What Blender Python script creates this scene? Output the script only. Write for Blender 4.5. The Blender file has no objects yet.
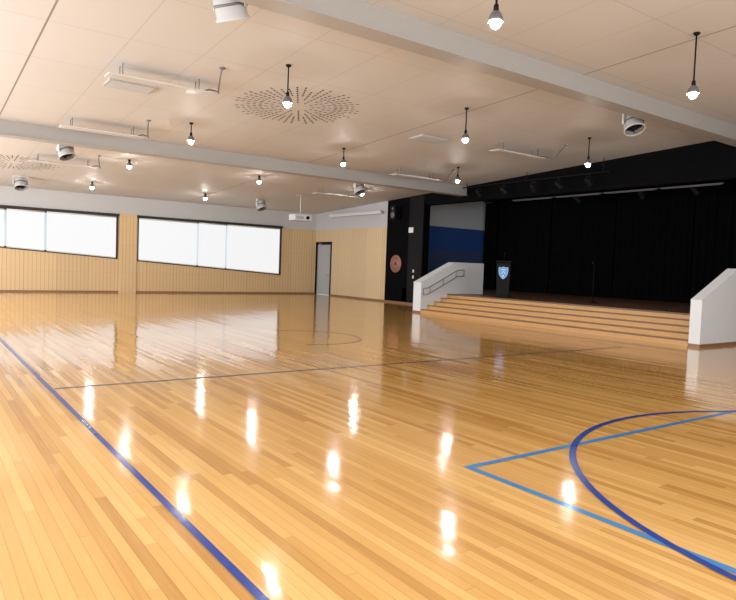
import bpy, bmesh, math, random
from mathutils import Vector, Matrix
random.seed(7)
scene = bpy.context.scene
COL = scene.collection

# ------------------------------------------------------------------ helpers
class MB:
    def __init__(s):
        s.bm = bmesh.new()
    def box(s, x0, x1, y0, y1, z0, z1, mi=0):
        v = [s.bm.verts.new(p) for p in [(x0,y0,z0),(x1,y0,z0),(x1,y1,z0),(x0,y1,z0),(x0,y0,z1),(x1,y0,z1),(x1,y1,z1),(x0,y1,z1)]]
        for q in [(3,2,1,0),(4,5,6,7),(0,1,5,4),(1,2,6,5),(2,3,7,6),(3,0,4,7)]:
            f = s.bm.faces.new([v[i] for i in q]); f.material_index = mi
        return s
    def prism(s, poly, a0, a1, axis='Y', mi=0):
        def P(p, a):
            return {'Y': (p[0], a, p[1]), 'X': (a, p[0], p[1]), 'Z': (p[0], p[1], a)}[axis]
        A = [s.bm.verts.new(P(p, a0)) for p in poly]
        B = [s.bm.verts.new(P(p, a1)) for p in poly]
        n = len(poly)
        fs = [s.bm.faces.new(A[::-1]), s.bm.faces.new(B)]
        for i in range(n):
            fs.append(s.bm.faces.new([A[i], A[(i+1)%n], B[(i+1)%n], B[i]]))
        for f in fs: f.material_index = mi
        bmesh.ops.recalc_face_normals(s.bm, faces=fs)
        return s
    def cyl(s, p0, p1, r0, r1=None, seg=16, mi=0, cap=True):
        if r1 is None: r1 = r0
        p0 = Vector(p0); p1 = Vector(p1); d = (p1-p0)
        q = d.to_track_quat('Z', 'Y')
        A=[];B=[]
        for i in range(seg):
            a = 2*math.pi*i/seg
            o = Vector((math.cos(a), math.sin(a), 0))
            A.append(s.bm.verts.new(p0 + q @ (o*r0)))
            B.append(s.bm.verts.new(p1 + q @ (o*r1)))
        for i in range(seg):
            f = s.bm.faces.new([A[i], A[(i+1)%seg], B[(i+1)%seg], B[i]]); f.smooth=True; f.material_index=mi
        if cap:
            f=s.bm.faces.new(A[::-1]); f.material_index=mi
            f=s.bm.faces.new(B); f.material_index=mi
        return s
    def lathe(s, prof, seg=24, mi=0, M=None):
        rings=[]
        for r,z in prof:
            ring=[]
            for i in range(seg):
                a=2*math.pi*i/seg
                p=Vector((r*math.cos(a), r*math.sin(a), z))
                if M: p = M @ p
                ring.append(s.bm.verts.new(p))
            rings.append(ring)
        for k in range(len(rings)-1):
            for i in range(seg):
                f=s.bm.faces.new([rings[k][i],rings[k][(i+1)%seg],rings[k+1][(i+1)%seg],rings[k+1][i]])
                f.smooth=True; f.material_index=mi
        return s
    def sweep(s, pts, r, seg=10, mi=0):
        pts=[Vector(p) for p in pts]; rings=[]
        for k,p in enumerate(pts):
            a=pts[max(0,k-1)]; c=pts[min(len(pts)-1,k+1)]
            q=(c-a).to_track_quat('Z','Y')
            rings.append([s.bm.verts.new(p+q@Vector((r*math.cos(2*math.pi*i/seg),r*math.sin(2*math.pi*i/seg),0))) for i in range(seg)])
        for k in range(len(rings)-1):
            for i in range(seg):
                f=s.bm.faces.new([rings[k][i],rings[k][(i+1)%seg],rings[k+1][(i+1)%seg],rings[k+1][i]]); f.smooth=True; f.material_index=mi
        s.bm.faces.new(rings[0][::-1]); s.bm.faces.new(rings[-1])
        return s
    def obj(s, name, mats, parent=None, kind=None, label=None, category=None, group=None, loc=None, bevel=0, struct=False):
        me = bpy.data.meshes.new(name)
        s.bm.normal_update()
        s.bm.to_mesh(me); s.bm.free()
        if not isinstance(mats,(list,tuple)): mats=[mats]
        for m in mats: me.materials.append(m)
        o = bpy.data.objects.new(name, me)
        COL.objects.link(o)
        if loc: o.location = loc
        if parent: o.parent = parent
        if struct: o["kind"]="structure"
        if kind: o["kind"]=kind
        if label: o["label"]=label
        if category: o["category"]=category
        if group: o["group"]=group
        if bevel:
            b=o.modifiers.new("bevel",'BEVEL'); b.width=bevel; b.segments=2; b.limit_method='ANGLE'
        return o

def empty(name, loc, label, category, group=None):
    o=bpy.data.objects.new(name,None); o.empty_display_size=0.2
    COL.objects.link(o); o.location=loc
    o["label"]=label; o["category"]=category
    if group: o["group"]=group
    return o

def copy_tree(root, loc, rotz=None):
    n=root.copy(); COL.objects.link(n); n.location=loc
    if rotz is not None: n.rotation_euler=(0,0,rotz)
    for c in root.children:
        k=c.copy(); COL.objects.link(k); k.parent=n
        for g in c.children:
            h=g.copy(); COL.objects.link(h); h.parent=k
    return n

# ------------------------------------------------------------------ materials
def mat(name, col, rough=0.5, metal=0.0, emit=None, es=0.0, coat=0.0, noise=0.06, nscale=8.0, spec=0.5):
    m=bpy.data.materials.new(name); m.use_nodes=True
    nt=m.node_tree; b=nt.nodes["Principled BSDF"]
    b.inputs["Roughness"].default_value=rough
    b.inputs["Metallic"].default_value=metal
    b.inputs["Coat Weight"].default_value=coat
    b.inputs["Specular IOR Level"].default_value=spec
    if noise>0:
        tc=nt.nodes.new("ShaderNodeTexCoord"); nz=nt.nodes.new("ShaderNodeTexNoise")
        nz.inputs["Scale"].default_value=nscale; nz.inputs["Detail"].default_value=3
        nt.links.new(tc.outputs["Object"], nz.inputs["Vector"])
        mx=nt.nodes.new("ShaderNodeMix"); mx.data_type='RGBA'
        mx.inputs["A"].default_value=(*[c*(1-noise) for c in col],1)
        mx.inputs["B"].default_value=(*[min(1,c*(1+noise)) for c in col],1)
        nt.links.new(nz.outputs["Fac"], mx.inputs["Factor"])
        nt.links.new(mx.outputs["Result"], b.inputs["Base Color"])
    else:
        b.inputs["Base Color"].default_value=(*col,1)
    if emit:
        b.inputs["Emission Color"].default_value=(*emit,1)
        b.inputs["Emission Strength"].default_value=es
    return m

def N(nt,t,**k):
    n=nt.nodes.new(t)
    for a,b in k.items(): setattr(n,a,b)
    return n
def mth(nt,op,a,b=None,c=None):
    n=N(nt,"ShaderNodeMath",operation=op)
    for i,v in enumerate((a,b,c)):
        if v is None: continue
        if isinstance(v,(int,float)): n.inputs[i].default_value=v
        else: nt.links.new(v,n.inputs[i])
    return n.outputs[0]

def plank_mat(name, w, L, cols, along='Y', rough=0.1, coat=0.3, seam=0.55, tilt=0.0, spec=0.5):
    m=bpy.data.materials.new(name); m.use_nodes=True
    nt=m.node_tree; b=nt.nodes["Principled BSDF"]
    g=N(nt,"ShaderNodeNewGeometry"); sx=N(nt,"ShaderNodeSeparateXYZ")
    nt.links.new(g.outputs["Position"],sx.inputs[0])
    X,Y=(sx.outputs[0],sx.outputs[1]) if along=='Y' else (sx.outputs[1],sx.outputs[0])
    xs=mth(nt,'DIVIDE',X,w); row=mth(nt,'FLOOR',xs); fx=mth(nt,'FRACT',xs)
    wn=N(nt,"ShaderNodeTexWhiteNoise",noise_dimensions='1D'); nt.links.new(row,wn.inputs["W"])
    ys=mth(nt,'ADD',mth(nt,'DIVIDE',Y,L),mth(nt,'MULTIPLY',wn.outputs["Value"],17.3))
    seg=mth(nt,'FLOOR',ys); fy=mth(nt,'FRACT',ys)
    cb=N(nt,"ShaderNodeCombineXYZ"); nt.links.new(row,cb.inputs[0]); nt.links.new(seg,cb.inputs[1])
    w2=N(nt,"ShaderNodeTexWhiteNoise",noise_dimensions='2D'); nt.links.new(cb.outputs[0],w2.inputs["Vector"])
    gv=N(nt,"ShaderNodeCombineXYZ")
    nt.links.new(mth(nt,'MULTIPLY',X,45.0),gv.inputs[0]); nt.links.new(mth(nt,'MULTIPLY',Y,1.6),gv.inputs[1])
    nt.links.new(mth(nt,'MULTIPLY',w2.outputs["Value"],50.0),gv.inputs[2])
    nz=N(nt,"ShaderNodeTexNoise"); nz.inputs["Scale"].default_value=1.0; nz.inputs["Detail"].default_value=5
    nt.links.new(gv.outputs[0],nz.inputs["Vector"])
    f=mth(nt,'ADD',mth(nt,'MULTIPLY',w2.outputs["Value"],0.66),mth(nt,'MULTIPLY',nz.outputs["Fac"],0.34))
    cr=N(nt,"ShaderNodeValToRGB"); nt.links.new(f,cr.inputs[0])
    e=cr.color_ramp.elements
    e[0].position=0.08; e[0].color=(*cols[0],1); e[1].position=0.92; e[1].color=(*cols[-1],1)
    k=len(cols)
    for i in range(1,k-1):
        q=e.new(0.08+0.84*i/(k-1)); q.color=(*cols[i],1)
    gw=0.0018/w
    ex=mth(nt,'MAXIMUM',mth(nt,'LESS_THAN',fx,gw),mth(nt,'GREATER_THAN',fx,1-gw))
    ey=mth(nt,'LESS_THAN',fy,0.004/L)
    gap=mth(nt,'MAXIMUM',ex,ey)
    mx=N(nt,"ShaderNodeMix",data_type='RGBA')
    nt.links.new(mth(nt,'MULTIPLY',gap,seam),mx.inputs["Factor"])
    nt.links.new(cr.outputs[0],mx.inputs["A"]); mx.inputs["B"].default_value=(0.16,0.075,0.02,1)
    nt.links.new(mx.outputs["Result"],b.inputs["Base Color"])
    b.inputs["Roughness"].default_value=rough
    b.inputs["Specular IOR Level"].default_value=spec
    b.inputs["Coat Weight"].default_value=coat; b.inputs["Coat Roughness"].default_value=rough*0.6
    if tilt:
        v1=N(nt,"ShaderNodeVectorMath",operation='SUBTRACT'); nt.links.new(w2.outputs["Color"],v1.inputs[0]); v1.inputs[1].default_value=(0.5,0.5,0.5)
        v2=N(nt,"ShaderNodeVectorMath",operation='MULTIPLY'); nt.links.new(v1.outputs[0],v2.inputs[0]); v2.inputs[1].default_value=(tilt,tilt*1.2,0)
        n2=N(nt,"ShaderNodeTexNoise"); n2.inputs["Scale"].default_value=0.8; n2.inputs["Detail"].default_value=3
        nt.links.new(g.outputs["Position"],n2.inputs["Vector"])
        v3=N(nt,"ShaderNodeVectorMath",operation='SUBTRACT'); nt.links.new(n2.outputs["Color"],v3.inputs[0]); v3.inputs[1].default_value=(0.5,0.5,0.5)
        v4=N(nt,"ShaderNodeVectorMath",operation='MULTIPLY'); nt.links.new(v3.outputs[0],v4.inputs[0]); v4.inputs[1].default_value=(tilt*.6,tilt*0.8,0)
        v5=N(nt,"ShaderNodeVectorMath",operation='ADD'); nt.links.new(v2.outputs[0],v5.inputs[0]); nt.links.new(v4.outputs[0],v5.inputs[1])
        v6=N(nt,"ShaderNodeVectorMath",operation='ADD'); nt.links.new(v5.outputs[0],v6.inputs[0]); nt.links.new(g.outputs["Normal"],v6.inputs[1])
        v7=N(nt,"ShaderNodeVectorMath",operation='NORMALIZE'); nt.links.new(v6.outputs[0],v7.inputs[0])
        nt.links.new(v7.outputs[0],b.inputs["Normal"]); nt.links.new(v7.outputs[0],b.inputs["Coat Normal"])
    return m

def slat_mat(name, along, pitch, base, dark):
    m=bpy.data.materials.new(name); m.use_nodes=True
    nt=m.node_tree; b=nt.nodes["Principled BSDF"]
    g=N(nt,"ShaderNodeNewGeometry"); sx=N(nt,"ShaderNodeSeparateXYZ")
    nt.links.new(g.outputs["Position"],sx.inputs[0])
    A=sx.outputs[0] if along=='X' else sx.outputs[1]
    fr=mth(nt,'FRACT',mth(nt,'DIVIDE',A,pitch))
    gr=mth(nt,'LESS_THAN',fr,0.16)
    pj=mth(nt,'LESS_THAN',mth(nt,'FRACT',mth(nt,'DIVIDE',A,1.2)),0.02)
    hz=mth(nt,'LESS_THAN',mth(nt,'FRACT',mth(nt,'DIVIDE',mth(nt,'ADD',sx.outputs[2],0.35),1.2)),0.008)
    gg=mth(nt,'MAXIMUM',mth(nt,'MAXIMUM',mth(nt,'MULTIPLY',gr,0.40),mth(nt,'MULTIPLY',pj,0.6)),mth(nt,'MULTIPLY',hz,0.3))
    wn=N(nt,"ShaderNodeTexWhiteNoise",noise_dimensions='1D'); nt.links.new(mth(nt,'FLOOR',mth(nt,'DIVIDE',A,1.2)),wn.inputs["W"])
    m1=N(nt,"ShaderNodeMix",data_type='RGBA'); nt.links.new(wn.outputs["Value"],m1.inputs["Factor"])
    m1.inputs["A"].default_value=(*[c*0.95 for c in base],1); m1.inputs["B"].default_value=(*[c*1.04 for c in base],1)
    mx=N(nt,"ShaderNodeMix",data_type='RGBA'); nt.links.new(gg,mx.inputs["Factor"])
    nt.links.new(m1.outputs["Result"],mx.inputs["A"]); mx.inputs["B"].default_value=(*dark,1)
    nt.links.new(mx.outputs["Result"],b.inputs["Base Color"]); b.inputs["Roughness"].default_value=0.5
    return m

def ceiling_mat():
    m=bpy.data.materials.new("ceiling_tiles"); m.use_nodes=True
    nt=m.node_tree; b=nt.nodes["Principled BSDF"]
    g=N(nt,"ShaderNodeNewGeometry"); sx=N(nt,"ShaderNodeSeparateXYZ")
    nt.links.new(g.outputs["Position"],sx.inputs[0])
    X,Y=sx.outputs[0],sx.outputs[1]
    jx=mth(nt,'LESS_THAN',mth(nt,'FRACT',mth(nt,'DIVIDE',mth(nt,'SUBTRACT',X,1.65),1.2)),0.011)
    jy=mth(nt,'LESS_THAN',mth(nt,'FRACT',mth(nt,'DIVIDE',Y,1.8)),0.008)
    big=mth(nt,'LESS_THAN',mth(nt,'ABSOLUTE',mth(nt,'SUBTRACT',mth(nt,'FRACT',mth(nt,'ADD',mth(nt,'DIVIDE',mth(nt,'SUBTRACT',X,1.65),8.4),0.5)),0.5)),0.0018)
    j=mth(nt,'MAXIMUM',mth(nt,'MULTIPLY',mth(nt,'MAXIMUM',jx,jy),0.30),mth(nt,'MULTIPLY',big,0.75))
    nz=N(nt,"ShaderNodeTexNoise"); nz.inputs["Scale"].default_value=0.6; nt.links.new(g.outputs["Position"],nz.inputs["Vector"])
    m1=N(nt,"ShaderNodeMix",data_type='RGBA'); nt.links.new(nz.outputs["Fac"],m1.inputs["Factor"])
    m1.inputs["A"].default_value=(0.55,0.535,0.52,1); m1.inputs["B"].default_value=(0.58,0.565,0.55,1)
    mx=N(nt,"ShaderNodeMix",data_type='RGBA'); nt.links.new(j,mx.inputs["Factor"])
    nt.links.new(m1.outputs["Result"],mx.inputs["A"]); mx.inputs["B"].default_value=(0.12,0.09,0.07,1)
    nt.links.new(mx.outputs["Result"],b.inputs["Base Color"]); b.inputs["Roughness"].default_value=0.6
    return m

M_floor=plank_mat("timber_floor",0.066,2.4,[(0.42,0.20,0.05),(0.60,0.325,0.095),(0.67,0.38,0.12),(0.78,0.475,0.17)],rough=0.11,coat=0.34,tilt=0.016,spec=0.42,seam=0.42)
M_stage=plank_mat("stage_boards",0.09,2.4,[(0.07,0.035,0.018),(0.10,0.05,0.025),(0.14,0.07,0.035)],along='Y',rough=0.45,coat=0.0)
M_step=plank_mat("step_boards",0.13,3.0,[(0.48,0.25,0.09),(0.60,0.34,0.13),(0.68,0.41,0.17)],along='Y',rough=0.35,coat=0.1)
M_riser=mat("step_riser_wood",(0.52,0.285,0.10),0.45,noise=0.10)
M_nose=mat("step_nosing",(0.15,0.075,0.035),0.5)
M_ceil=ceiling_mat()
M_slatX=slat_mat("timber_slats_x",'X',0.15,(0.64,0.46,0.25),(0.24,0.15,0.08))
M_slatY=slat_mat("timber_slats_y",'Y',0.15,(0.66,0.50,0.30),(0.28,0.19,0.10))
M_grey=mat("grey_paint",(0.50,0.51,0.52),0.6,noise=0.03)
M_beam=mat("beam_paint",(0.36,0.35,0.335),0.5,noise=0.03)
M_white=mat("white_paint",(0.66,0.68,0.70),0.5,noise=0.03)
M_off=mat("offwhite_metal",(0.58,0.58,0.57),0.4,noise=0.03)
M_fan=mat("fan_housing_grey",(0.52,0.52,0.52),0.4,noise=0.03)
M_black=mat("black_wall",(0.0025,0.0025,0.0032),0.8,noise=0.2,nscale=3,spec=0.05)
M_blk=mat("black_metal",(0.007,0.007,0.008),0.5,noise=0.1,spec=0.12)
M_frame=mat("window_frame_dark",(0.035,0.033,0.03),0.5,noise=0.1,spec=0.2)
M_drape=mat("black_drape",(0.003,0.003,0.0035),0.95,noise=0.3,nscale=4,spec=0.03)
M_blue=mat("blue_panel",(0.025,0.075,0.25),0.35,noise=0.05)
M_navy=mat("slate_blue_panel",(0.045,0.07,0.15),0.4,noise=0.05)
M_lineD=mat("navy_line_paint",(0.016,0.050,0.27),0.15,coat=0.1,noise=0.05,spec=0.3)
M_lineL=mat("light_blue_line_paint",(0.05,0.22,0.50),0.15,coat=0.1,noise=0.05,spec=0.3)
M_lineG=mat("grey_blue_line_paint",(0.07,0.09,0.15),0.15,coat=0.1,noise=0.05,spec=0.3)
M_lineF=mat("faded_line_paint",(0.14,0.13,0.14),0.12,coat=0.2,noise=0.15,spec=0.4)
M_skirt=mat("brown_skirting",(0.24,0.12,0.06),0.45)
M_chrome=mat("brushed_steel",(0.5,0.5,0.52),0.25,metal=1.0,noise=0.04)
M_rail=mat("grey_steel_rail",(0.26,0.27,0.29),0.35,metal=0.2,noise=0.04)
M_dark=mat("dark_perforation",(0.04,0.033,0.03),0.8)
M_vent=mat("vent_grey",(0.42,0.42,0.43),0.5)
M_shade=mat("pendant_grey_metal",(0.16,0.16,0.165),0.35,metal=0.4)
M_blind_glow=mat("blind_fabric",(0.10,0.10,0.10),0.8,emit=(0.97,0.985,1.0),es=0.86,noise=0.02)  # emission stands in for daylight passing through the fabric
M_bulb=mat("lit_bulb",(1,1,1),0.3,emit=(1.0,0.96,0.90),es=300,noise=0)
M_batt=mat("batten_dim",(0.11,0.105,0.10),0.5,noise=0.05)
M_glass_glow=mat("window_glass",(0.2,0.25,0.28),0.05,emit=(0.85,0.92,1.0),es=0.55,noise=0)  # opaque pane; emission paints in the bright sky behind it
M_door=mat("grey_door",(0.38,0.41,0.43),0.4)

def zc(y): return 5.55-0.05*y   # ceiling height falls gently towards the window wall

# ------------------------------------------------------------------ room shell
XW=17.0; YF=28.6; XL=-3.0; YB=-4.0
MB().box(XL-0.3,XW,YB-0.3,YF+0.3,-0.2,0.0).obj("floor",M_floor,struct=True)
b=MB(); b.prism([(YB-0.3,zc(YB-0.3)),(YF+0.3,zc(YF+0.3)),(YF+0.3,zc(YF)+0.25),(YB-0.3,zc(YB)+0.25)],XL-0.3,XW+0.3,'X')
b.obj("ceiling",M_ceil,struct=True)

WT=3.28
def sill(x): return 1.92-0.065*x
W1=(-2.2,7.18); W2=(8.00,15.02)
b=MB()
b.prism([(XL,WT),(XW+0.3,WT),(XW+0.3,zc(YF)+0.05),(XL,zc(YF)+0.05)],YF,YF+0.3,'Y',0)
for (x0,x1,w) in [(XL,W1[0],0),(W1[0],W1[1],1),(W1[1],W2[0],0),(W2[0],W2[1],1),(W2[1],XW+0.3,0)]:
    if w: b.prism([(x0,0),(x1,0),(x1,sill(x1)),(x0,sill(x0))],YF,YF+0.3,'Y',1)
    else: b.prism([(x0,0),(x1,0),(x1,WT),(x0,WT)],YF,YF+0.3,'Y',1)
b.obj("wall_far",[M_grey,M_slatX],struct=True)
MB().box(W1[1]+0.05,W2[0]-0.05,YF-0.06,YF+0.02,0.0,WT+0.12).obj("trim_3",M_slatX,struct=True)

for n,(x0,x1) in enumerate([W1,W2],1):
    b=MB()
    t=0.07
    b.prism([(x0,WT-t),(x1,WT-t),(x1,WT),(x0,WT)],YF+0.02,YF+0.14,'Y',0)
    b.prism([(x0,sill(x0)),(x1,sill(x1)),(x1,sill(x1)+t),(x0,sill(x0)+t)],YF+0.02,YF+0.14,'Y',0)
    for xx in ((x0,-0.40,4.8,x1-0.06) if n==1 else (x0,9.5,13.4,x1-0.06)):
        b.prism([(xx,sill(xx)),(xx+0.06,sill(xx+0.06)),(xx+0.06,WT),(xx,WT)],YF+0.02,YF+0.14,'Y',0)
    b.prism([(x0,sill(x0)),(x1,sill(x1)),(x1,WT),(x0,WT)],YF+0.18,YF+0.19,'Y',1)
    b.obj("window_%d"%n,[M_frame,M_glass_glow],struct=True)
    b=MB()
    b.prism([(x0-0.03,WT-0.02),(x1+0.03,WT-0.02),(x1+0.03,WT+0.09),(x0-0.03,WT+0.09)],YF-0.08,YF+0.02,'Y')
    b.prism([(x0,sill(x0)-0.02),(x1,sill(x1)-0.02),(x1,sill(x1)+0.01),(x0,sill(x0)+0.01)],YF-0.03,YF+0.02,'Y')
    b.box(x1-0.07,x1,YF-0.03,YF+0.02,sill(x1),WT)
    b.obj("trim_%d"%(n+3),M_frame,struct=True)
blinds=[(-2.15,-0.4),(-0.34,2.92),(3.00,4.33),(4.41,7.09),(8.05,10.66),(10.74,12.05),(12.13,14.90)]
for x0,x1 in blinds:
    r=empty("roller_blind",(x0,YF-0.045,WT-0.02),"lowered white fabric roller blind glowing with daylight in window","blind","roller blinds on the window wall")
    w=x1-x0; T=WT-0.02
    b=MB(); b.prism([(0,sill(x0)+0.06-T),(w,sill(x1)+0.06-T),(w,-0.04),(0,-0.04)],0.0,0.006,'Y')
    b.obj("blind_fabric",M_blind_glow,parent=r)
    MB().cyl((0,0.0,-0.035),(w,0.0,-0.035),0.03,seg=12).obj("roller_tube",M_off,parent=r)
    MB().prism([(0,sill(x0)+0.025-T),(w,sill(x1)+0.025-T),(w,sill(x1)+0.06-T),(0,sill(x0)+0.06-T)],-0.006,0.012,'Y').obj("bottom_rail",M_off,parent=r)

# right wall (stage side)
DY0,DY1,DZ=27.05,28.42,2.62
YP=22.5; YO=20.0; YE=6.0; HB=4.1
b=MB()
def wx(y0,y1,z0,z1f,mi):
    f=(lambda y: zc(y)+0.05) if z1f is None else (lambda y: z1f)
    b.prism([(y0,z0),(y1,z0),(y1,f(y1)),(y0,f(y0))],XW,XW+0.3,'X',mi)
wx(DY1,YF,0,WT,1); wx(DY0,DY1,DZ,WT,1); wx(YP,DY0,0,WT,1); wx(YP,YF,WT,None,0)
wx(YO,YP,0,None,2); wx(YE,YO,HB,None,2); wx(YB-0.3,YE,0,None,2)
b.obj("wall_right",[M_grey,M_slatY,M_black],struct=True)
b=MB()
segs=[(YB-0.3,-2),(2,4),(8,10),(14,16),(20,21.5),(25.5,YF+0.3)]
for y0,y1 in segs: b.prism([(y0,0),(y1,0),(y1,zc(y1)+.05),(y0,zc(y0)+.05)],XL-0.3,XL,'X',0)
for y0,y1 in [(-2,2),(4,8),(10,14),(16,20),(21.5,25.5)]:
    b.prism([(y0,0),(y1,0),(y1,0.9),(y0,0.9)],XL-0.3,XL,'X',1)
    b.prism([(y0,3.3),(y1,3.3),(y1,zc(y1)+.05),(y0,zc(y0)+.05)],XL-0.3,XL,'X',0)
b.obj("wall_left",[M_grey,M_slatY],struct=True)
MB().box(XL,XW,YB-0.3,YB,0,5.8).obj("wall_back",M_grey,struct=True)

MB().box(XL,XW,YF-0.03,YF,0,0.07).obj("baseboard_far",M_skirt,struct=True)
b=MB(); b.box(XW-0.03,XW,YO,DY0-0.06,0,0.07); b.obj("baseboard_right",M_skirt,struct=True)

for n,(y,d) in enumerate([(17.6,0.34),(7.5,0.33)],1):
    b=MB(); zt=zc(y)
    b.box(XL,XW-0.01,y,y+0.28,zt-d,zt+0.03)
    b.box(XL,XW-0.01,y-0.05,y+0.33,zt-d-0.02,zt-d)
    b.obj("trim_%d"%n,M_beam,struct=True)

# door on the right wall
b=MB()
b.box(XW-0.04,XW+0.1,DY0-0.06,DY0,0,DZ+0.06); b.box(XW-0.04,XW+0.1,DY1,DY1+0.06,0,DZ+0.06); b.box(XW-0.04,XW+0.1,DY0,DY1,DZ,DZ+0.06)
b.box(XW+0.26,XW+0.29,DY0,DY1,0,DZ)
b.obj("trim_7",M_blk,struct=True)
d=MB().box(XW+0.04,XW+0.09,DY0+0.14,DY1-0.02,0.01,2.54).obj("door_1",M_door,struct=True)
b=MB(); b.cyl((XW+0.0,DY0+0.24,1.0),(XW+0.04,DY0+0.24,1.0),0.015); b.cyl((XW+0.0,DY0+0.24,1.0),(XW+0.0,DY0+0.38,1.0),0.012)
b.obj("handle",M_chrome,parent=d)

# ------------------------------------------------------------------ stage
SZ=0.66; SX=15.25; XS0=14.05
Y0,Y1=7.335,16.545
YS=21.3
MB().box(XW,22.3,5.2,YS,0,SZ,0).obj("floor_stage",M_stage,struct=True)
b=MB()
b.box(SX,XW-0.001,Y0,Y1,0,SZ-0.04,1); b.box(SX,XW-0.001,Y0,Y1,SZ-0.04,SZ,0)
b.box(SX-0.012,SX,Y0,Y1,SZ-0.025,SZ+0.004,2); b.box(SX,SX+0.045,Y0,Y1,SZ,SZ+0.004,2)
b.obj("stage_platform",[M_stage,M_riser,M_nose],label="raised timber stage apron with dark edge above wide steps",category="stage")
root=empty("stage_steps",(XS0,Y0,0),"full-width timber steps with dark nosings leading up to the stage","steps")
NS=4
for i in range(NS):
    x=1.2/NS*i; h=SZ/(NS+1)*(i+1)
    b=MB(); b.box(x,SX-XS0-0.013,0.01,Y1-Y0-0.01,SZ/(NS+1)*i+0.0005,h)
    for f in b.bm.faces:
        if abs(f.calc_center_median().x-x)<1e-4: f.material_index=1
    st=b.obj("step",[M_step,M_riser],parent=root)
    MB().box(x-0.012,x+0.035,0.012,Y1-Y0-0.012,h-0.022,h+0.004).obj("nosing",M_nose,parent=st)

def wing(y0,y1,label):
    prof=[(XS0,0),(XW-0.002,0),(XW-0.002,1.75),(15.62,1.75),(XS0,1.02)]
    r=empty("stair_wing_wall",(XS0,y0,0),label,"low wall")
    P=[(p[0]-XS0,p[1]) for p in prof]
    MB().prism(P,0,y1-y0,'Y').obj("wall_panel",M_white,parent=r)
    MB().box(-0.01,0.0,0,y1-y0,0,0.07).obj("skirting",M_skirt,parent=r)
    if y0<10: MB().box(-0.01,XW-XS0-0.003,-0.012,0,0,0.07).obj("skirting",M_skirt,parent=r)
    cap=[(-0.01,1.02),(15.62-XS0,1.75),(XW-XS0-0.003,1.75),(XW-XS0-0.003,1.775),(15.61-XS0,1.775),(-0.01,1.045)]
    MB().prism(cap,0,y1-y0,'Y').obj("coping",M_white,parent=r)
    return r
wl=wing(16.55,16.95,"white sloping stair side wall with steel handrail beside black pillar")
wr=wing(7.08,7.33,"plain white sloping side wall at end of stage steps")
h=empty("handrail",(14.1,16.55,0.62),"double grey steel handrail fixed to white sloping wall","handrail")
for dz in (0,0.22):
    pts=[(0,-0.07,dz),(0.2,-0.07,dz+0.02),(0.8,-0.07,dz+0.30),(1.55,-0.07,dz+0.66),(1.85,-0.07,dz+0.68)]
    MB().sweep(pts,0.017).obj("rail",M_rail,parent=h)
for (x,z) in ((0,0),(1.85,0.68)):
    b=MB(); b.cyl((x,-0.07,z-0.015),(x,-0.07,z+0.235),0.017); b.obj("end_loop",M_rail,parent=h)
for x in (0.3,0.9,1.5):
    z=0.02+ (x-0.2)*0.474
    b=MB(); b.cyl((x,-0.07,z),(x,-0.07,z+0.22),0.010); b.cyl((x,-0.07,z+0.05),(x,0.0,z+0.05),0.010); b.obj("bracket",M_rail,parent=h)

# stage enclosure
b=MB(); b.box(XW+0.3,22.3,YS,YS+0.2,0,5.0,0)
b.box(XW+0.31,22.0,YS-0.015,YS,2.40,3.4,1)
b.box(XW+0.31,22.0,YS-0.015,YS,0.67,2.40,2)
b.obj("wall_stage_side",[M_grey,M_blue,M_navy],struct=True)
MB().box(XW+0.3,22.3,5.0,5.2,0,5.0).obj("wall_stage_end",M_black,struct=True)
MB().box(22.3,22.5,5.0,YS+0.2,0,5.0).obj("wall_stage_back",M_black,struct=True)
MB().box(XW+0.3,22.5,5.0,YS+0.2,4.75,4.9).obj("ceiling_stage",M_black,struct=True)
MB().box(XW-0.06,XW,YO,YO+0.9,0.11,zc(YO+0.9)-0.02).obj("trim_8",M_blk,struct=True)

# curtains
yy=5.4
idx=0
while yy<20.8:
    w=min(2.95,21.1-yy)
    b=MB(); n=int(w/0.03); zt=4.64
    prev=None
    for i in range(n+1):
        y=w*i/n
        x=0.055*math.sin(y*2*math.pi/0.26)+0.02*math.sin(y*9.1+idx)
        A=b.bm.verts.new((x,y,0)); B=b.bm.verts.new((x*0.8,y,zt-SZ-0.02))
        if prev:
            f=b.bm.faces.new([prev[0],A,B,prev[1]]); f.smooth=True
        prev=(A,B)
    o=b.obj("stage_curtain",M_drape,label="heavy black pleated drape hanging at rear of stage",category="curtain",group="black drapes at the rear of the stage",loc=(21.6,yy,SZ+0.015))
    yy+=2.98; idx+=1
b=MB(); b.cyl((21.6,5.25,4.69),(21.6,21.2,4.69),0.02)
for y in (6,9,12,15,18,21): b.cyl((21.6,y,4.69),(21.6,y,4.75),0.012)
b.obj("curtain_rail",M_blk,label="black rail carrying the stage drapes",category="rail")
# pale battens hung just behind the header
for y in (8.7,10.6,12.5,14.4):
    r=empty("batten_light",(18.0,y,4.75),"slim pale batten light hung behind the stage header","light fitting","batten lights over the stage")
    MB().box(-0.05,0.05,0,1.8,-0.63,-0.60).obj("housing",M_batt,parent=r)
    MB().cyl((0,0.06,-0.64),(0,1.74,-0.64),0.010).obj("tube",M_batt,parent=r)
    for yy2 in (0.3,1.5): MB().cyl((0,yy2,-0.60),(0,yy2,0.0),0.008,seg=6).obj("hanger",M_blk,parent=r)

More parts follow.
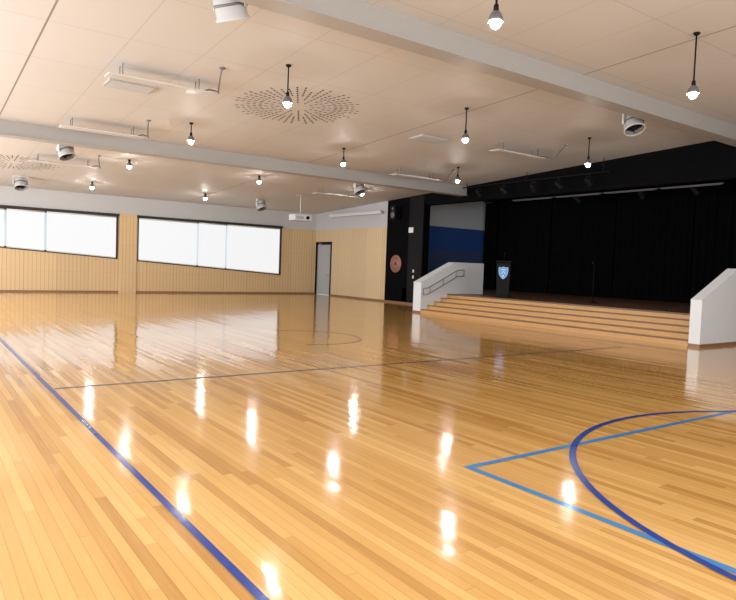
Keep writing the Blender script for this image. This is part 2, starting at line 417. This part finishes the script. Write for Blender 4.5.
# stage spotlights
sroot=None
def spot_unit(loc,rotz,grp):
    global sroot
    if sroot is None:
        r=empty("stage_spotlight",loc,"small black theatre spotlight clamped under the lighting bar","stage light",grp)
        b=MB(); M=Matrix.Translation((0,0,-0.22))@Matrix.Rotation(math.radians(50),4,'Y')@Matrix.Scale(0.8,4)
        b.lathe([(0.0,0.16),(0.07,0.15),(0.09,0.08),(0.09,-0.1),(0.11,-0.14),(0.11,-0.17),(0.095,-0.17)],20,0,M); b.obj("lamp_body",M_blk,parent=r)
        b=MB(); b.lathe([(0.0,-0.15),(0.095,-0.15)],20,0,M); b.obj("lens",M_shade,parent=r)
        b=MB(); b.box(-0.012,0.012,-0.10,-0.09,-0.24,-0.06); b.box(-0.012,0.012,0.09,0.10,-0.24,-0.06); b.box(-0.012,0.012,-0.10,0.10,-0.07,-0.05); b.cyl((0,0,-0.06),(0,0,0),0.015); b.obj("yoke",M_blk,parent=r)
        sroot=r; r.rotation_euler=(0,0,rotz); return
    n=copy_tree(sroot,loc,rotz)
MB().cyl((16.6,11.3,4.55),(16.6,17.4,4.55),0.02).obj("lighting_bar",M_blk,label="black lighting bar in front of the stage header",category="lighting bar")
for y in (11.5,14.4,17.2):
    MB().cyl((16.6,y,4.55),(16.6,y,zc(y)),0.012).obj("bar_hanger",M_blk,parent=bpy.data.objects["lighting_bar"])
for y in (12.0,13.1,14.1,15.4,16.6):
    spot_unit((16.6,y,4.53),math.pi+random.uniform(-.5,.5),"stage spotlights")
MB().cyl((18.8,6.2,4.35),(18.8,20.2,4.35),0.025).obj("lighting_bar",M_blk,label="black lighting bar above the stage",category="lighting bar")
for y in (6.6,13.0,19.8):
    MB().cyl((18.8,y,4.35),(18.8,y,4.75),0.012).obj("bar_hanger",M_blk,parent=bpy.data.objects["lighting_bar.001"])
for y in (8.6,9.9,11.6,14.0):
    spot_unit((18.8,y,4.33),math.pi+random.uniform(-.5,.5),"stage spotlights")

# lectern
M_lect=mat("lectern_black",(0.006,0.006,0.007),0.5,noise=0.1,spec=0.1)
r=empty("lectern",(15.70,14.38,SZ+0.005),"black lectern with blue and white shield crest on stage edge","lectern")
r.rotation_euler=(0,0,math.radians(-90+38)); r.scale=(0.82,0.82,0.96)
b=MB(); b.prism([(-0.24,0.05),(0.24,0.05),(0.27,1.05),(-0.27,1.05)],-0.2,0.2,'Y'); b.obj("body",M_lect,parent=r,bevel=0.01)
b=MB(); b.box(-0.3,0.3,-0.26,0.26,0,0.05); b.obj("base",M_lect,parent=r)
b=MB(); b.prism([(-0.26,1.20),(0.24,1.05),(0.24,1.09),(-0.26,1.24)],-0.31,0.31,'X'); b.prism([(-0.2,1.04),(0.2,1.04),(-0.2,1.17)],-0.27,0.27,'X'); b.obj("reading_top",M_lect,parent=r)
b=MB(); b.sweep([(0,-0.1,1.18),(0,-0.13,1.30),(0,-0.10,1.40),(0,0.02,1.48)],0.007); b.cyl((0,0.02,1.48),(0,0.07,1.5),0.018); b.obj("microphone",M_blk,parent=r)
M_sh=mat("crest_blue",(0.10,0.34,0.70),0.4); M_shw=mat("crest_pale_blue",(0.50,0.68,0.86),0.4)
def shield(s,z0=0.84):
    P=[(-0.9,1.0),(-0.45,0.88),(0,1.05),(0.45,0.88),(0.9,1.0),(0.95,0.3),(0.8,-0.35),(0.45,-0.8),(0,-1.1),(-0.45,-0.8),(-0.8,-0.35),(-0.95,0.3)]
    return [(p[0]*s,p[1]*s+z0) for p in P]
MB().prism(shield(0.20),-0.222,-0.205,'Y').obj("crest",M_sh,parent=r)
b=MB()
O=shield(0.188);I=shield(0.176)
n=len(O)
for i in range(n):
    j=(i+1)%n; b.prism([O[i],O[j],I[j],I[i]],-0.226,-0.222,'Y')
b.prism([(-0.09,0.79),(0,0.87),(0.09,0.79),(0.09,0.825),(0,0.905),(-0.09,0.825)],-0.226,-0.222,'Y')
b.prism([(-0.05,0.73),(0,0.78),(0.05,0.73),(0,0.69)],-0.226,-0.222,'Y')
b.prism([(-0.09,0.93),(0.09,0.93),(0.09,0.955),(-0.09,0.955)],-0.226,-0.222,'Y')
b.obj("crest_emblem",M_shw,parent=r)

# microphone stand
r=empty("microphone_stand",(16.7,11.7,SZ+0.001),"thin black microphone stand on stage floor","microphone stand")
MB().lathe([(0.0,0.0),(0.15,0.0),(0.15,0.015),(0.02,0.04),(0,0.04)]).obj("base",M_blk,parent=r)
MB().cyl((0,0,0.03),(0,0,1.12),0.010).obj("pole",M_blk,parent=r)
b=MB(); b.cyl((0,0,1.10),(-0.06,0,1.18),0.010); b.lathe([(0.0,-0.03),(0.02,-0.02),(0.026,0.02),(0.0,0.05)],16,0,Matrix.Translation((-0.07,0,1.20))); b.obj("microphone",M_blk,parent=r)

# things on the black wall
M_pl1=mat("plaque_red",(0.26,0.085,0.065),0.5); M_pl2=mat("plaque_cream",(0.46,0.33,0.27),0.5); M_pl3=mat("plaque_dark",(0.08,0.03,0.03),0.5)
r=empty("round_plaque",(XW-0.006,21.75,1.68),"round dark red-brown artwork plaque with pale dot pattern on black wall","plaque")
R=Matrix.Rotation(math.radians(-90),4,'Y')
b=MB(); b.lathe([(0,0.0),(0.38,0.0),(0.38,0.03),(0,0.03)],40,0,R); b.obj("disc",M_pl1,parent=r)
b=MB(); b.lathe([(0.33,0.031),(0.33,0.035),(0.345,0.035),(0.345,0.031)],40,0,R)
b.lathe([(0.11,0.031),(0.11,0.035),(0.13,0.035),(0.13,0.031)],30,0,R)
for i in range(16):
    a=2*math.pi*i/16
    for rr in (0.19,0.26):
        b.lathe([(0,0.036),(0.018,0.035),(0.018,0.03)],8,0,R@Matrix.Translation((rr*math.cos(a),rr*math.sin(a),0)))
b.obj("ring_pattern",M_pl2,parent=r)
b=MB(); b.lathe([(0,0.037),(0.08,0.036),(0.08,0.03)],20,0,R); b.obj("centre_dot",M_pl3,parent=r)
r=empty("wall_speaker",(XW,21.6,3.85),"black box loudspeaker bracketed on black wall","speaker")
MB().prism([(-0.42,-0.18),(-0.42,0.18),(-0.1,0.12),(-0.1,-0.12)],-0.3,0.3,'Z').obj("cabinet",M_blk,parent=r,bevel=0.015)
b=MB(); b.lathe([(0.0,0.0),(0.12,0.012),(0.13,0.0)],24,0,Matrix.Translation((-0.42,0,-0.1))@R); b.lathe([(0.0,0.0),(0.05,0.01),(0.055,0.0)],24,0,Matrix.Translation((-0.42,0,0.16))@R); b.obj("driver",M_shade,parent=r)
MB().cyl((-0.12,0,0),(0,0,0),0.03).obj("bracket",M_blk,parent=r)
r=MB().box(-0.012,0,-0.15,0.15,-0.11,0.11).obj("wall_sign",M_white,label="small white notice sign on black wall",category="sign",loc=(XW-0.0605,20.75,3.1),bevel=0.004)
for (y,z) in ((20.5,1.15),(20.5,1.4)):
    s=MB().box(-0.012,0,-0.045,0.045,-0.06,0.06).obj("switch_plate",M_white,label="white light switch plate on black wall",category="switch",group="switch plates",loc=(XW-0.0605,y,z),bevel=0.004)
r=empty("projection_screen",(16.79,22.7,3.93),"retracted projection screen in long white case near ceiling","projection screen")
MB().box(-0.08,0.08,0,4.2,-0.07,0.07).obj("case",M_white,parent=r,bevel=0.02)
for y in (0.4,3.8): MB().box(0.08,0.205,y-0.03,y+0.03,-0.04,0.04).obj("bracket",M_white,parent=r)
r=empty("projector",(13.2,23.5,zc(23.5)),"white projector hanging on pole from the ceiling","projector")
MB().cyl((0,0,-0.78),(0,0,0),0.025).obj("pole",M_off,parent=r)
MB().box(-0.15,0.15,-0.15,0.15,-0.02,0).obj("ceiling_plate",M_off,parent=r)
MB().box(-0.42,0.42,-0.25,0.25,-1.06,-0.80).obj("body",M_white,parent=r,bevel=0.03)
MB().cyl((0.2,-0.25,-0.93),(0.2,-0.31,-0.93),0.07).obj("lens",M_blk,parent=r)
MB().box(-0.34,0.02,-0.262,-0.25,-1.0,-0.88).obj("vent_grille",M_vent,parent=r)

# ------------------------------------------------------------------ court markings
def flat(name,polys,z,m,label):
    b=MB()
    for poly in polys:
        f=b.bm.faces.new([b.bm.verts.new((p[0],p[1],z)) for p in poly]); f.normal_update()
        if f.normal.z<0: f.normal_flip()
    return b.obj(name,m,label=label,category="court line")
flat("court_line",[[(1.262,-3.5),(1.308,-3.5),(1.260,22.5),(1.214,22.5)]],0.004,M_lineD,"long navy blue painted sideline on timber floor")
flat("court_line",[[(1.30,7.79),(12.3,7.79),(12.3,7.845),(1.30,7.845)]],0.004,M_lineG,"thin grey-blue painted line crossing the timber floor")
flat("key_line",([(3.43,-2.0),(3.49,-2.0),(3.49,3.4),(3.43,3.4)],[(3.43,3.4),(9.0,3.4),(9.0,3.46),(3.43,3.46)],[(8.94,-2.0),(9.0,-2.0),(9.0,3.4),(8.94,3.4)]),0.003,M_lineL,"light blue painted key rectangle on timber floor")
def arc(name,cx,cy,r,w,a0,a1,z,m,label,seg=96):
    b=MB(); prev=None
    for i in range(seg+1):
        a=a0+(a1-a0)*i/seg
        A=b.bm.verts.new((cx+(r+w/2)*math.cos(a),cy+(r+w/2)*math.sin(a),z)); B=b.bm.verts.new((cx+(r-w/2)*math.cos(a),cy+(r-w/2)*math.sin(a),z))
        if prev: b.bm.faces.new([prev[1],prev[0],A,B])
        prev=(A,B)
    return b.obj(name,m,label=label,category="court line")
arc("goal_circle_line",6.2,0.95,2.87,0.055,-math.pi*0.3,math.pi*1.3,0.0045,M_lineD,"navy blue painted goal arc on timber floor")
arc("centre_circle_line",6.55,11.5,1.25,0.055,-2.0,1.5,0.004,M_lineF,"faded thin painted centre arc on timber floor")

# ------------------------------------------------------------------ ceiling fittings
parts={}
def pendant(x,y):
    z=zc(y); zb=min(4.36,z-0.20)
    r=empty("pendant_light",(x,y,z),"small lit pendant lamp with grey bell shade on black cord","pendant light","pendant lights")
    L=z-zb-0.17
    if not parts:
        b=MB(); b.lathe([(0,0),(0.05,0),(0.05,-0.015),(0.03,-0.04),(0,-0.045)],20); parts['canopy']=b.obj("canopy",M_blk,parent=r)
        b=MB(); b.cyl((0,0,0),(0,0,-1),0.013,seg=8); parts['cord']=b.obj("cord",M_blk,parent=r)
        b=MB(); b.lathe([(0,0.20),(0.022,0.20),(0.03,0.18),(0.032,0.11),(0,0.11)],20); parts['lamp_holder']=b.obj("lamp_holder",M_blk,parent=r)
        b=MB(); b.lathe([(0.02,0.125),(0.045,0.115),(0.07,0.08),(0.082,0.04),(0.090,0.0),(0.085,0.0),(0.07,0.04),(0.045,0.10)],24); parts['shade']=b.obj("shade",M_shade,parent=r)
        b=MB(); b.lathe([(0,0.05),(0.04,0.035),(0.056,0.005),(0.056,-0.04),(0.036,-0.068),(0,-0.078)],20); parts['bulb']=b.obj("bulb",M_bulb,parent=r)
        ob=dict(parts)
    else:
        ob={k:v.copy() for k,v in parts.items()}
        for o in ob.values(): COL.objects.link(o); o.parent=r
    ob['cord'].scale=(1,1,max(L,0.03)); ob['cord'].location=(0,0,-0.0)
    for k in ('lamp_holder','bulb','shade'): ob[k].location=(0,0,-(z-zb))
for y in (5.3,10.3,15.15,20.5,25.5):
    for x in (5.45,9.83,14.2):
        if x==14.2 and y>22: continue
        pendant(x,y)
for x in (1.2,5.45,9.83,14.2): pendant(x,0.3)

# circulation fans
froot=None
def fan(x,y,rz):
    global froot
    z=zc(y)
    if froot is None:
        r=empty("air_circulation_fan",(x,y,z),"grey-white drum-shaped circulation fan with dark round grille on ceiling","fan","ceiling circulation fans")
        M=Matrix.Translation((0,0,-0.29))@Matrix.Rotation(math.radians(155),4,'X')@Matrix.Scale(0.84,4)
        b=MB(); b.lathe([(0,-0.26),(0.17,-0.26),(0.22,-0.22),(0.245,-0.20),(0.245,0.14),(0.27,0.16),(0.27,0.19),(0.245,0.19),(0.23,0.05)],32,0,M); b.obj("drum_housing",M_fan,parent=r)
        b=MB(); b.lathe([(0.248,-0.06),(0.258,-0.06),(0.258,-0.02),(0.248,-0.02)],32,0,M); b.obj("clamp_band",M_shade,parent=r)
        b=MB(); b.lathe([(0.0,0.04),(0.23,0.04)],32,0,M); b.obj("fan_recess",M_blk,parent=r)
        b=MB()
        for rr in (0.07,0.12,0.17,0.22):
            b.lathe([(rr-0.003,0.165),(rr+0.003,0.165),(rr+0.003,0.175),(rr-0.003,0.175),(rr-0.003,0.165)],32,0,M)
        for k in range(6):
            a=k*math.pi/3
            b.cyl(M@Vector((0.0,0.0,0.17)),M@Vector((0.24*math.cos(a),0.24*math.sin(a),0.17)),0.004,seg=6)
        b.obj("grille",M_blk,parent=r)
        b=MB()
        for k in range(5):
            a=k*2*math.pi/5
            q=[Vector((0.04*math.cos(a),0.04*math.sin(a),0.07)),Vector((0.2*math.cos(a-.25),0.2*math.sin(a-.25),0.06)),Vector((0.21*math.cos(a+.25),0.21*math.sin(a+.25),0.11)),Vector((0.05*math.cos(a+.6),0.05*math.sin(a+.6),0.09))]
            b.bm.faces.new([b.bm.verts.new(M@v) for v in q])
        b.lathe([(0,0.12),(0.045,0.11),(0.05,0.05)],16,0,M)
        b.obj("blades",M_blk,parent=r)
        b=MB(); b.box(-0.26,-0.24,-0.03,0.03,-0.31,-0.02); b.box(0.24,0.26,-0.03,0.03,-0.31,-0.02); b.box(-0.26,0.26,-0.03,0.03,-0.035,0.02); b.obj("bracket",M_off,parent=r)
        r.rotation_euler=(0,0,rz); froot=r; return
    copy_tree(froot,(x,y,z),rz)
fan(3.42,8.14,math.radians(120)); fan(12.9,8.25,math.radians(-25)); fan(3.4,19.1,math.radians(35)); fan(13.1,19.1,math.radians(20)); fan(3.15,25.8,math.radians(0)); fan(12.4,25.6,math.radians(20))

# strip heaters
hroot=None
def heater(x0,y):
    global hroot
    z=zc(y)
    if hroot is None:
        r=empty("radiant_heater",(x0,y,z),"long pale grey radiant strip heater panel suspended from ceiling","heater","ceiling strip heaters")
        MB().box(0,1.9,-0.17,0.17,-0.225,-0.20).obj("panel",M_off,parent=r,bevel=0.008)
        MB().box(0.08,1.82,-0.12,0.12,-0.230,-0.225).obj("heating_face",M_fan,parent=r)
        MB().box(0.45,1.45,-0.07,0.07,-0.20,-0.17).obj("junction_housing",M_fan,parent=r)
        for x in (0.25,1.65):
            for yy in (-0.1,0.1):
                MB().cyl((x,yy,-0.20),(x,yy,-0.001-0.05*yy),0.008,seg=6).obj("hanger",M_shade,parent=r)
        P=[(1.75,-0.02,-0.19),(1.86,-0.10,-0.15),(1.95,-0.22,-0.19),(1.93,-0.38,-0.26),(1.86,-0.55,-0.22),(1.80,-0.75,-0.10),(1.76,-0.90,-0.02),(1.76,-0.95,0.046)]
        MB().sweep(P,0.016).obj("power_cable",M_shade,parent=r)
        MB().cyl((1.76,-0.95,0.02),(1.76,-0.95,0.05),0.05).obj("ceiling_rose",M_shade,parent=r)
        hroot=r; return
    copy_tree(hroot,(x0,y,z))
for y in (12.1,16.5,21.4):
    for x in (2.8,12.6): heater(x,y)

for (x,y) in ((11.0,12.9),(3.5,13.2),(11.0,4.0)):
    z=zc(y)
    b=MB(); b.box(-0.45,0.45,-0.28,0.28,-0.03,0.02,0)
    for i in range(7): b.box(-0.40,0.40,-0.24+i*0.07,-0.21+i*0.07,-0.036,-0.03,1)
    b.obj("ceiling_vent",[M_vent,M_off],label="grey louvred rectangular air vent in ceiling",category="vent",group="ceiling vents",loc=(x,y,z))

# radial perforation rosettes
def rosette(cx,cy,R):
    b=MB(); slope=-0.05
    rays=48
    ring=0.32; k=0
    while ring<R:
        step=4 if ring<0.45 else (2 if ring<0.75 else 1)
        for i in range(0,rays,step):
            a=2*math.pi*i/rays
            lim=R*(0.80+0.20*abs(math.cos(i*2.17)))
            if ring>lim: continue
            l=0.043; w=0.015+0.005*(ring/R)
            c,s=math.cos(a),math.sin(a)
            q=[]
            for (u,v) in ((-l,-w*.5),(-l*.6,-w),(l*.6,-w),(l,-w*.5),(l,w*.5),(l*.6,w),(-l*.6,w),(-l,w*.5)):
                x=c*(ring+u)-s*v; y=s*(ring+u)+c*v
                q.append(b.bm.verts.new((x,y,slope*y-0.004)))
            b.bm.faces.new(q[::-1])
        ring+=0.125; k+=1
    b.obj("ceiling_perforation_rosette",M_dark,kind="stuff",label="round sunburst pattern of dark slots cut in the ceiling",category="ceiling pattern",group="ceiling rosettes",loc=(cx,cy,zc(cy)))
rosette(6.85,12.45,1.42); rosette(2.6,23.2,1.35)

# ------------------------------------------------------------------ lights
def area(name,loc,rot,sx,sy,e,col):
    l=bpy.data.lights.new(name,'AREA'); l.shape='RECTANGLE'; l.size=sx; l.size_y=sy; l.energy=e; l.color=col
    o=bpy.data.objects.new(name,l); COL.objects.link(o); o.location=loc; o.rotation_euler=rot
for y,e in ((0,340),(6,380),(12,430),(18,500),(23.5,560)):
    area("daylight_window",(XL-0.05,y,2.1),(0,math.radians(-90),0),2.4,4.0,e,(0.93,0.965,1.0))  # added lamps in the unseen side wall, stronger towards the dim far floor
area("daylight_rear",(7,YB+0.05,2.6),(math.radians(90),0,0),14,3.0,720,(0.94,0.97,1.0))  # added fill lamp in front of the solid back wall, no window there

w=bpy.data.worlds.new("World"); scene.world=w; w.use_nodes=True
w.node_tree.nodes["Background"].inputs[0].default_value=(0.75,0.85,1,1); w.node_tree.nodes["Background"].inputs[1].default_value=1.0

# ------------------------------------------------------------------ camera
dY=Vector((-456,50,-638)).normalized()
dX=Vector((892,0,-638)); dX=(dX-dX.dot(dY)*dY).normalized()
dZ=dX.cross(dY)
Rm=Matrix((dX,dY,dZ)).to_4x4()
cam=bpy.data.cameras.new("camera"); co=bpy.data.objects.new("camera",cam); COL.objects.link(co)
cam.sensor_fit='HORIZONTAL'; cam.sensor_width=36; cam.lens=638/736*36
cam.clip_start=0.05
co.matrix_world=Matrix.Translation((0,0,1.5))@Rm
scene.camera=co
try:
    scene.view_settings.view_transform='Standard'
    scene.view_settings.exposure=0.0
except Exception as ex: print(ex)
